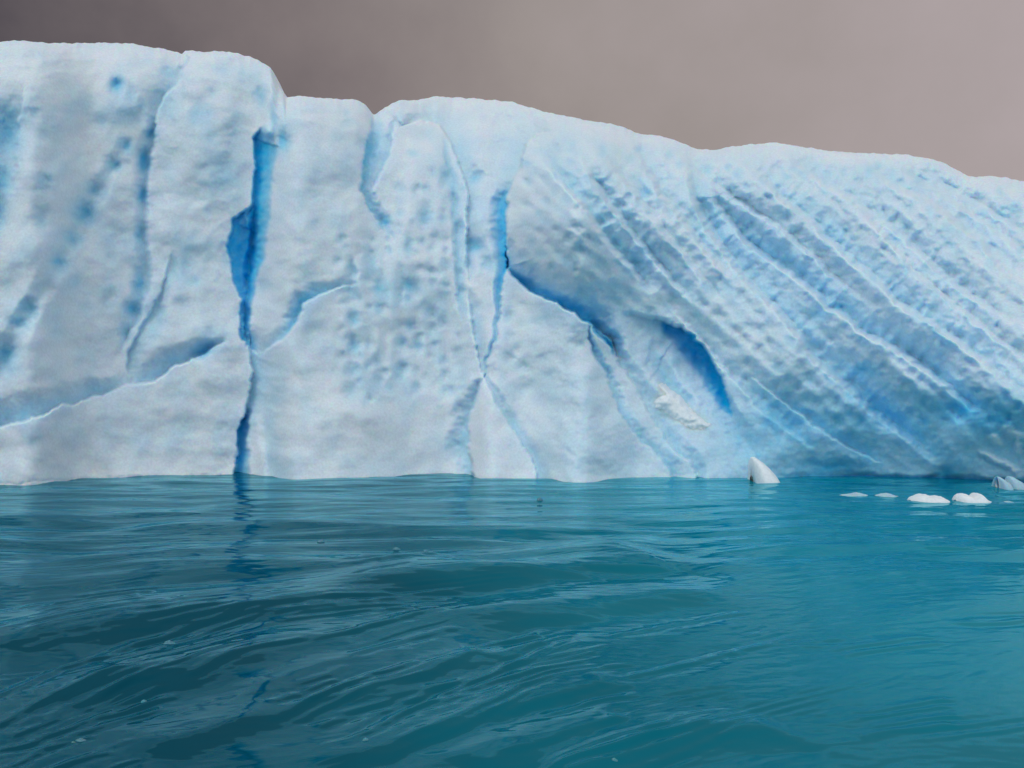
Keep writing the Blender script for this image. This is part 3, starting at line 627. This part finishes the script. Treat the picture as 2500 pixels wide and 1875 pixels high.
# ------------------------------------------------------------------ loose ice
def water_at(x, y):
    i = int(np.clip(np.searchsorted(R, math.hypot(x, y)), 0, len(R) - 1)); j = int(np.clip(np.searchsorted(TH, math.degrees(math.atan2(x, y))), 0, len(TH) - 1))
    return float(hh[i, j])
def surface_depth(u, v):
    for Y_ in np.arange(2.5, 34, .03):
        x_, y_, z_ = P(u, v, Y_)
        if z_ < water_at(x_, y_): return float(Y_)
    return float(depth_at(v))
def floe(name, prof_, v_base, half, mat, label, cat='ice', group=None, seed=1, rough=.05, lean=0.0):
    """prof_: skyline (u, v) of the piece; v_base: row of its waterline; half: half its thickness in metres"""
    uc = sum(p[0] for p in prof_) / len(prof_)
    Y0 = surface_depth(uc, v_base)
    w = np.array([P(u, v, Y0) for u, v in prof_]); xs, zs = w[:, 0], np.maximum(w[:, 2] - water_at(w[:, 0].mean(), Y0), .0) * ((.62 if mat is not SNOW else .92) if cat == 'ice floe' else 1)
    nx, ny = 72, 36
    gx = np.linspace(xs[0], xs[-1], nx); z = np.interp(gx, xs, zs)
    kk = np.array([.25, .5, .25]); z = np.convolve(np.pad(z, 1, 'edge'), kk, 'valid')
    size = xs[-1] - xs[0]
    s = np.linspace(-1, 1, ny)
    G = gx[None, :] + 0 * s[:, None]
    ends = np.clip(1 - np.abs((gx - gx.mean()) / (size / 2)) ** 3, 0, 1) ** .5
    Yg = Y0 + s[:, None] * half * (.25 + .75 * ends[None, :])
    hz = z[None, :] * np.clip(1 - np.abs(s[:, None]) ** 2.2, 0, 1) ** .7
    nz = rough * size * .35 * fbm(G / size * 6, Yg / size * 6 + s[:, None], seed, 3)
    Zg = hz + nz * np.clip(hz / max(z.max(), 1e-3), 0, 1) - min(.06, .12 * z.max()) - .25 * np.abs(s[:, None]) ** 4 * half
    G = G + lean * (Zg)
    low = np.stack([G, Yg, np.minimum(-.25 * size * ends[None, :] * (1 - s[:, None] ** 2) - .15, Zg - .02)], -1)
    tv = np.stack([G, Yg, Zg], -1)
    ctr = np.array([gx.mean(), Y0, 0.0])
    drop = water_at(ctr[0], Y0)
    V = np.concatenate([tv.reshape(-1, 3), low.reshape(-1, 3)]) - ctr
    f = grid_faces(ny, nx); n = nx * ny
    rim = []
    for j in range(nx - 1): rim += [(j, j + 1, n + j + 1, n + j), ((ny - 1) * nx + j + 1, (ny - 1) * nx + j, n + (ny - 1) * nx + j, n + (ny - 1) * nx + j + 1)]
    for i in range(ny - 1): rim += [((i + 1) * nx, i * nx, n + i * nx, n + (i + 1) * nx), (i * nx + nx - 1, (i + 1) * nx + nx - 1, n + (i + 1) * nx + nx - 1, n + i * nx + nx - 1)]
    o = make_mesh(name, V, np.concatenate([f, f[:, ::-1] + n, np.array(rim)]), mat)
    o.location = ctr + np.array([0, 0, drop])
    tag(o, label, cat, group)
    return o
def ZF(pts):   # points read off the enlargement of the photo round the small floes
    return [(2050 + x * .2034, 1130 + y * .2034) for x, y in pts]
floe('ice_floe', ZF([(840,430),(880,395),(930,370),(990,352),(1040,365),(1080,388),(1130,382),(1180,378),(1220,395),(1260,420),(1300,450)]), 1222, .45, SNOW,
     'low white double humped ice floe left of the floe with the pointed peak', 'ice floe', 'small floes off the foot of the iceberg', 3)
floe('ice_floe', ZF([(1385,430),(1400,385),(1430,352),(1480,346),(1520,360),(1570,392),(1600,395),(1630,345),(1650,335),(1670,350),(1700,390),(1740,425),(1820,455)]), 1223, .42, SNOW,
     'white ice floe with a round hump and a pointed peak', 'ice floe', 'small floes off the foot of the iceberg', 4)
floe('ice_floe', ZF([(0,382),(80,372),(140,360),(180,344),(230,340),(280,355),(330,378),(380,390)]), 1209, .35, PALE,
     'faint bluish awash ice floe, leftmost of the four small floes', 'ice floe', 'small floes off the foot of the iceberg', 5)
floe('ice_floe', ZF([(430,392),(480,368),(530,350),(580,345),(620,362),(650,385),(740,398)]), 1210, .3, PALE,
     'faint awash ice floe just left of the low white double humped one', 'ice floe', 'small floes off the foot of the iceberg', 6)
floe('ice_floe', ZF([(1975,468),(2010,452),(2040,455),(2080,468),(2130,474)]), 1226, .15, PALE,
     'tiny sliver of floating ice right of the peaked floe near the frame edge', 'ice floe', 'small floes off the foot of the iceberg', 7)
floe('ice_chunk', [(1835,1168),(1835,1150),(1834,1124),(1836,1112),(1843,1110),(1852,1116),(1866,1127),(1882,1146),(1897,1169)], 1174, .9, SNOW,
     'white fin shaped ice chunk standing at the waterline below the blue arch', 'ice chunk', 'ice chunks along the foot', 8, .05, lean=-.05)
floe('ice_chunk', ZF([(1885,265),(1875,220),(1866,165),(1880,145),(1910,150),(1960,185),(2010,215),(2035,235),(2020,262)]), 1190, .4, PALE,
     'squat pale ice chunk at the waterline near the right frame edge', 'ice chunk', 'ice chunks along the foot', 9, .03)
floe('ice_chunk', ZF([(2010,200),(2020,140),(2060,145),(2120,180),(2170,210),(2200,240),(2205,270)]), 1190, .35, PALE,
     'slanting pale ice chunk at the frame edge, right of the squat one', 'ice chunk', 'ice chunks along the foot', 10, .03)
def bit(u, v, w, hgt, label, mat=CLEAR, seed=1):
    hgt *= 1.1
    floe('ice_fragment', [(u - w / 2, v), (u - w * .3, v - hgt * .8), (u, v - hgt), (u + w * .3, v - hgt * .6), (u + w / 2, v)], v, w / F * depth_at(v) * .3, mat, label,
         'ice fragment', 'clear ice fragments drifting on the water', seed, .1)
bit(1318, 1222, 18, 8, 'dark ice fragment alone on the water nearest the foot of the iceberg', seed=21)
bit(1040, 1347, 16, 5, 'small dark ice fragment, rightmost of the three on the water left of centre', seed=22)
bit(784, 1323, 22, 6, 'dark ice fragment just right of the blue reflection of the tall cleft', seed=23)
bit(968, 1341, 20, 5, 'flat dark ice fragment, middle of the three on the water left of centre', seed=24)
bit(413, 1573, 30, 9, 'glassy teal ice fragment on the big swell at left', seed=25)
bit(352, 1714, 16, 6, 'tiny glassy ice fragment in the dark water at lower left', seed=26)
bit(197, 1812, 26, 9, 'rounded glassy ice fragment, right one of the close pair at lower left', seed=27)
bit(178, 1816, 12, 6, 'tiny glassy ice fragment touching the rounded one at lower left', seed=28)
bit(893, 1808, 18, 7, 'glassy ice fragment in the dark trough at bottom centre left', seed=29)
bit(1500, 1858, 16, 8, 'glassy ice fragment at the bottom edge near the bright streak', seed=30)
